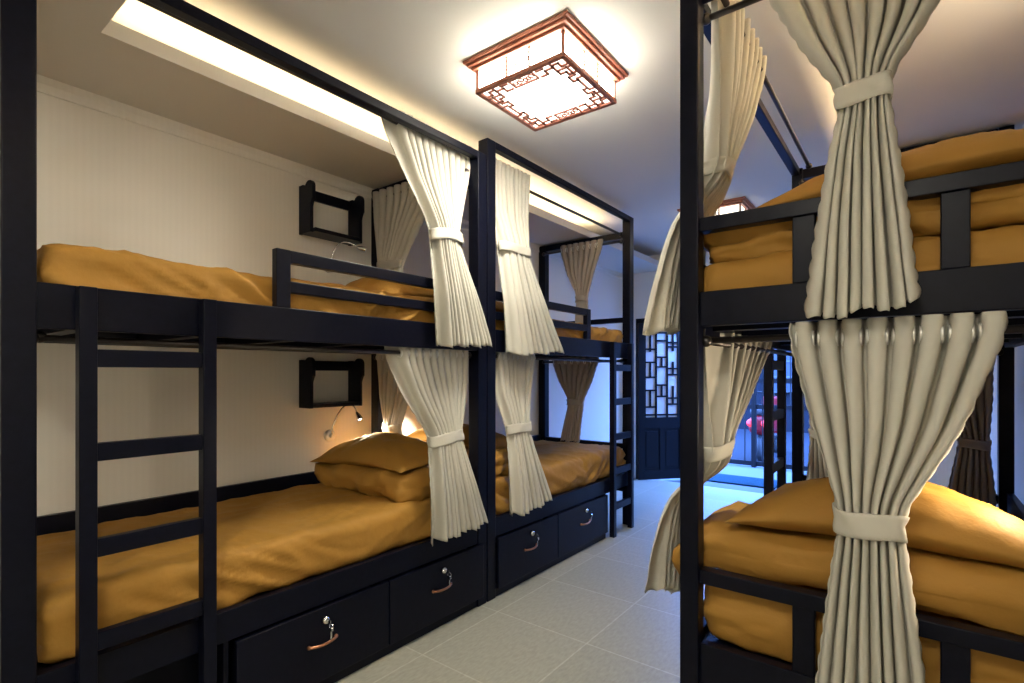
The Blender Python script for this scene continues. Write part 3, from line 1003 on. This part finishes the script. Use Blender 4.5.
reading_lamp('lit chrome gooseneck reading lamp on the wall under the lower floating shelf', LX, 2.015, 0.985, 1,
             (-2.98, 2.17, 1.105), (0.45, 0.15, -0.8), True, 26.0)
reading_lamp('unlit gooseneck reading lamp on the wall under the higher floating shelf', LX, 2.01, 2.105, 1,
             (-2.94, 2.17, 2.235), (0.55, 0.7, -0.2), False)
reading_lamp('lit reading lamp in the far lower bunk, glowing behind the tied curtain', LX, 2.98, 0.985, 1,
             (-2.97, 2.84, 1.12), (0.3, -0.6, -0.6), True, 22.0)
reading_lamp('lit reading lamp on the wall over the lower pillow across the aisle', RX, 2.10, 1.02, -1,
             (0.33, 2.02, 1.19), (-0.95, -0.06, -0.35), True, 20.0)
reading_lamp('added unseen reading lamp warming the ceiling over the upper bunk across the aisle', RX, 2.15, 2.12, -1,
             (0.34, 2.10, 2.30), (-0.5, 0.2, 0.7), True, 13.0)  # out-of-view lamp added to warm the ceiling and the aisle curtain


def wall_socket(label, y, z):
    r = empty('wall_socket', (LX, y, z), label, 'wall socket', 'white wall sockets')
    one_box('cover_plate', (LX, y - 0.03, z - 0.055), (LX + 0.008, y + 0.03, z + 0.055), M['plastic'], r, 0.003)
    s = MB()
    for dz in (0.022, -0.022):
        for dy in (-0.009, 0.009):
            s.box((LX + 0.006, y + dy - 0.002, z + dz - 0.007), (LX + 0.0085, y + dy + 0.002, z + dz + 0.007))
    s.build('slots', M['black'], r)


wall_socket('white wall socket between the guard rails, below the higher shelf', 1.985, 1.89)


# ------------------------------------------------------------------ ceiling lanterns
def ceiling_lantern(label, cx, cy, zt=None, power=1.0):
    zt = zt or CEIL
    r = empty('ceiling_lantern', (cx, cy, zt), label, 'ceiling lamp', 'square rosewood ceiling lanterns')
    W = M['lampwood']
    zb = zt - 0.145
    s = MB()
    for h, z0, z1 in ((0.298, zt - 0.016, zt), (0.285, zt - 0.030, zt - 0.016), (0.268, zt - 0.044, zt - 0.030)):
        s.box((cx - h, cy - h, z0), (cx + h, cy + h, z1))
    s.build('base_plate', W, r, 0.003)
    H = 0.245
    # frame: four corner posts, bottom border, side dividers
    s = MB()
    for ex in (-1, 1):
        for ey in (-1, 1):
            s.box((cx + ex * H - 0.007, cy + ey * H - 0.007, zb), (cx + ex * H + 0.007, cy + ey * H + 0.007, zt - 0.044))
    for e in (-1, 1):
        s.box((cx - H - 0.007, cy + e * H - 0.011, zb - 0.012), (cx + H + 0.007, cy + e * H + 0.011, zb + 0.008))
        s.box((cx + e * H - 0.011, cy - H - 0.007, zb - 0.012), (cx + e * H + 0.011, cy + H + 0.007, zb + 0.008))
    for e in (-1, 1):
        for q in (-0.066, 0.066):
            s.box((cx + q - 0.005, cy + e * H - 0.006, zb), (cx + q + 0.005, cy + e * H + 0.006, zt - 0.044))
            s.box((cx + e * H - 0.006, cy + q - 0.005, zb), (cx + e * H + 0.006, cy + q + 0.005, zt - 0.044))
    s.build('frame', W, r, 0.002)
    # carved plaques in the middle of each side and of two bottom edges
    for e in (-1, 1):
        s = MB()
        for dz in (0.018, 0.078):
            s.box((cx - 0.062, cy + e * (H + 0.002) - 0.002, zb + dz), (cx + 0.062, cy + e * (H + 0.002) + 0.002, zb + dz + 0.004))
        for k in range(7):
            s.torus((cx - 0.05 + k * 0.0165, cy + e * (H + 0.004), zb + 0.05 + 0.012 * math.sin(k * 2.1)), 'y', 0.013, 0.0026, 12, 5)
        s.build('carved_plaque', W, r)
        s = MB()
        for dz in (0.018, 0.078):
            s.box((cx + e * (H + 0.002) - 0.002, cy - 0.062, zb + dz), (cx + e * (H + 0.002) + 0.002, cy + 0.062, zb + dz + 0.004))
        for k in range(7):
            s.torus((cx + e * (H + 0.004), cy - 0.05 + k * 0.0165, zb + 0.05 + 0.012 * math.sin(k * 2.1)), 'x', 0.013, 0.0026, 12, 5)
        s.build('carved_plaque', W, r)
        s = MB()
        yc = cy + e * 0.200
        for a, b in (((-0.066, -0.034), (0.066, -0.026)), ((-0.066, 0.026), (0.066, 0.034)),
                     ((-0.070, -0.034), (-0.062, 0.034)), ((0.062, -0.034), (0.070, 0.034))):
            s.box((cx + a[0], yc + a[1], zb - 0.010), (cx + b[0], yc + b[1], zb - 0.003))
        for k in range(6):
            s.torus((cx - 0.045 + k * 0.018, yc + 0.006 * math.sin(k * 2.3), zb - 0.007), 'z', 0.013, 0.003, 12, 5)
        s.build('carved_plaque', W, r)
    # fret bars of the bottom, one key pattern in each corner
    bw = 0.0048
    for ex in (-1, 1):
        for ey in (-1, 1):
            s = MB()

            def L(pts):
                for (a, b), (c, d_) in zip(pts, pts[1:]):
                    x0, x1 = sorted((ex * a, ex * c)); y0, y1 = sorted((ey * b, ey * d_))
                    s.box((cx + x0 - bw, cy + y0 - bw, zb - 0.010), (cx + x1 + bw, cy + y1 + bw, zb - 0.003))
            L([(0.235, 0.165), (0.165, 0.165), (0.165, 0.215), (0.200, 0.215), (0.200, 0.185), (0.225, 0.185)])
            L([(0.165, 0.235), (0.165, 0.200), (0.120, 0.200), (0.120, 0.170), (0.085, 0.170)])
            L([(0.215, 0.165), (0.215, 0.090), (0.180, 0.090), (0.180, 0.045)])
            L([(0.235, 0.110), (0.195, 0.110), (0.195, 0.135), (0.165, 0.135), (0.165, 0.165)])
            L([(0.180, 0.045), (0.205, 0.045), (0.205, 0.004)])
            L([(0.235, 0.060), (0.205, 0.060)])
            L([(0.120, 0.235), (0.120, 0.220), (0.085, 0.220)])
            s.build('fretwork', W, r)
    one_box('diffuser', (cx - H + 0.006, cy - H + 0.006, zb), (cx + H - 0.006, cy + H - 0.006, zb + 0.006), M['lampglass'] if power > 0.4 else M['lampglass_dim'], r, 0)
    s = MB()
    for e in (-1, 1):
        s.box((cx - H + 0.007, cy + e * (H - 0.005) - 0.002, zb + 0.007), (cx + H - 0.007, cy + e * (H - 0.005) + 0.002, zt - 0.045))
        s.box((cx + e * (H - 0.005) - 0.002, cy - H + 0.009, zb + 0.007), (cx + e * (H - 0.005) + 0.002, cy + H - 0.009, zt - 0.045))
    s.build('side_glass', M['lampside'] if power > 0.4 else M['lampside_dim'], r)
    l = area_light('lantern_light', (0, 0, zb - 0.016 - zt), (0, 0, 0), 0.44, 0.44, LAMP_W * power, (1.0, 0.96, 0.82))
    l.parent = r
    return r


ceiling_lantern('square rosewood ceiling lantern with fretwork, glowing above the middle of the aisle', -1.455, 2.18)
ceiling_lantern('second glowing ceiling lantern near the far doorway, glimpsed past the tied curtain', -1.455, 5.10, None, 0.12)

ceiling_lantern('added unseen lantern on the soffit behind the camera, fill light for the near bunk', -0.25, -0.45, SOF, 1.0)  # lantern added out of view as front fill for the near bunk


# ------------------------------------------------------------------ folding lattice door at the far wall
def lattice_door(name, hx, hy, ang, width, flip=1):
    h = DOOR_TOP - 0.05
    ca, sa = math.cos(ang), math.sin(ang)
    TH = 0.04

    def build(boxes, nm, m, parent, bevel=0.002):
        s = MB()
        for (u0, z0), (u1, z1), (t0, t1) in boxes:
            vs = s.box((u0, t0, z0), (u1, t1, z1))
            for v in vs:
                u, t, z = v.co
                v.co = (hx + u * ca - t * sa, hy + u * sa + t * ca, z)
        return s.build(nm, m, parent, bevel)
    W = M['doorwood']
    st = 0.075
    mid0, mid1 = 0.76, 0.82
    root = build([((0, 0.01), (st, h), (-TH / 2, TH / 2)), ((width - st, 0.01), (width, h), (-TH / 2, TH / 2)),
                  ((st, 0.01), (width - st, 0.13), (-TH / 2, TH / 2)), ((st, h - 0.085), (width - st, h), (-TH / 2, TH / 2)),
                  ((st, mid0 - 0.08), (width - st, mid1), (-TH / 2, TH / 2)), ((width / 2 - 0.03, 0.13), (width / 2 + 0.03, mid0 - 0.08), (-TH / 2, TH / 2))],
                 name, W, None)
    root['kind'] = 'structure'
    pb = []
    for a, b in ((st, width / 2 - 0.03), (width / 2 + 0.03, width - st)):
        pb.append(((a, 0.13), (b, mid0 - 0.08), (-0.008, 0.008)))
        pb.append(((a + 0.03, 0.17), (b - 0.03, mid0 - 0.12), (-0.014, 0.014)))
    build(pb, 'panel', W, root, 0.004)
    u0, u1, z0, z1 = st, width - st, mid1, h - 0.085
    build([((u0, z0), (u1, z1), (0.002, 0.008))], 'pane', M['frosted'], root, 0)
    lb = []
    B = 0.011
    w_, h_ = u1 - u0, z1 - z0

    def hb(a, b, z):
        lb.append(((u0 + a * w_, z0 + z * h_ - B), (u0 + b * w_, z0 + z * h_ + B), (-0.018, 0.002)))

    def vb(u, a, b):
        lb.append(((u0 + u * w_ - B, z0 + a * h_), (u0 + u * w_ + B, z0 + b * h_), (-0.017, 0.002)))
    for k in range(4):
        u = 0.03 + 0.94 * k / 3
        vb(u, 0, 1)
    for z in (0.03, 0.97):
        hb(0, 1, z)
    for k, z in enumerate((0.12, 0.24, 0.34, 0.46, 0.58, 0.66, 0.78, 0.88)):
        c = k % 3
        if c == 0:
            hb(0.03, 0.34, z); hb(0.66, 0.97, z + 0.03)
        elif c == 1:
            hb(0.34, 0.66, z); hb(0.66, 0.97, z - 0.02)
        else:
            hb(0.03, 0.34, z - 0.03); hb(0.34, 0.66, z + 0.03)
    for u, a, b in ((0.18, 0.12, 0.31), (0.5, 0.24, 0.37), (0.82, 0.15, 0.36), (0.5, 0.58, 0.69), (0.18, 0.46, 0.63), (0.82, 0.49, 0.64), (0.82, 0.76, 0.97), (0.18, 0.75, 0.97)):
        vb(u, a, b)
    build(lb, 'lattice', W, root, 0)
    return root


lattice_door('door_1', DOOR_X0 + 0.07, FAR_Y - 0.10, math.radians(50), 0.66)
lattice_door('door_2', DOOR_X1 - 0.07, FAR_Y + 0.22, math.radians(100), 0.66)

# ------------------------------------------------------------------ outside the doorway
S('floor_porch', M['porch'], [((-6.0, FAR_Y + 0.10, -0.12), (3.5, 8.8, -0.02))])
S('street', M['asphalt'], [((-14, 8.8, -0.16), (10, 14.5, -0.06))])
s = MB()
s.box((-14, 14.5, -0.1), (10, 14.8, 4.2))
s.build('wall_street', M['facade'], None, 0, kind='structure')
k = 0
for gx in range(-9, 4, 2):
    for gz in (0.9, 2.6):
        k += 1
        s = MB()
        s.box((gx, 14.44, gz), (gx + 1.4, 14.49, gz + 1.2))
        w = s.build('window_%d' % k, M['facade_pane'], None, 0, kind='structure')
        s = MB()
        for q in range(5):
            s.box((gx + q * 0.34, 14.40, gz), (gx + q * 0.34 + 0.04, 14.44, gz + 1.2))
        for q in range(4):
            s.box((gx, 14.40, gz + q * 0.387), (gx + 1.4, 14.44, gz + q * 0.387 + 0.04))
        s.build('window_frame', M['frame_white'], w, 0)

o = one_box('doormat', (-2.25, 7.0, -0.02), (-1.35, 7.55, 0.0), M['mat_rub'], None, 0.006)
tag(o, 'dark teal doormat on the porch outside the open doorway', 'doormat')

g = empty('metal_gate', (-1.5, 8.5, -0.02), 'dark barred metal gate beyond the porch outside the doorway', 'gate')
s = MB()
for z in (0.0, 0.86, 1.25, 2.3):
    s.box((-3.4, 8.48, z), (1.2, 8.52, z + 0.07))
for x in (-3.4, -1.95, -0.4, 1.14):
    s.box((x, 8.46, -0.02), (x + 0.06, 8.54, 2.4))
s.build('frame', M['black'], g)
s = MB()
for q in range(36):
    x = -3.3 + q * 0.125
    s.tube([(x, 8.5, 0.88), (x, 8.5, 2.34)], 0.009, 6)
    if q % 2 == 0:
        s.tube([(x, 8.5, 0.02), (x, 8.5, 0.88)], 0.009, 6)
s.build('bars', M['black'], g)

# parked scooter seen from behind through the gate
sx, sy = -2.02, 9.45
sc = empty('motor_scooter', (sx, sy, -0.08), 'parked red scooter with glowing tail lights beyond the gate', 'scooter')
for nm, yy in (('wheel', sy), ('wheel', sy + 1.2)):
    s = MB()
    s.torus((sx, yy, 0.16), 'x', 0.19, 0.055, 26, 10)
    s.tube([(sx - 0.03, yy, 0.16), (sx + 0.03, yy, 0.16)], 0.13, 18)
    s.build(nm, M['rubber'], sc, smooth=True)
bm = soft_box((sx - 0.17, sy - 0.22, 0.38), (sx + 0.17, sy + 0.62, 0.70), 0.11, 0.06, lambda p, n: Vector((0, 0, 0)))
link_bm(bm, 'body', M['scoot_red'], None, sc)
bm = soft_box((sx - 0.15, sy - 0.16, 0.70), (sx + 0.15, sy + 0.60, 0.82), 0.05, 0.06, lambda p, n: Vector((0, 0, 0)))
link_bm(bm, 'seat', M['rubber'], None, sc)
bm = soft_box((sx - 0.20, sy + 0.92, 0.30), (sx + 0.20, sy + 1.05, 0.98), 0.05, 0.06, lambda p, n: Vector((0, 0, 0)))
link_bm(bm, 'leg_shield', M['scoot_red'], None, sc)
one_box('footboard', (sx - 0.16, sy + 0.5, 0.26), (sx + 0.16, sy + 1.0, 0.32), M['rubber'], sc, 0.01)
s = MB()
s.tube([(sx, sy + 1.2, 0.16), (sx, sy + 1.03, 0.75), (sx, sy + 0.98, 1.05)], 0.022, 8)
s.tube([(sx - 0.32, sy + 0.86, 1.06), (sx - 0.12, sy + 0.98, 1.04), (sx + 0.12, sy + 0.98, 1.04), (sx + 0.32, sy + 0.86, 1.06)], 0.016, 8)
s.build('handlebar', M['black'], sc, smooth=True)
for e in (-1, 1):
    s = MB()
    s.ball((sx + e * 0.11, sy - 0.215, 0.58), 0.075, 1, 0.4, 0.9)
    s.build('tail_light', M['tail'], sc, smooth=True)
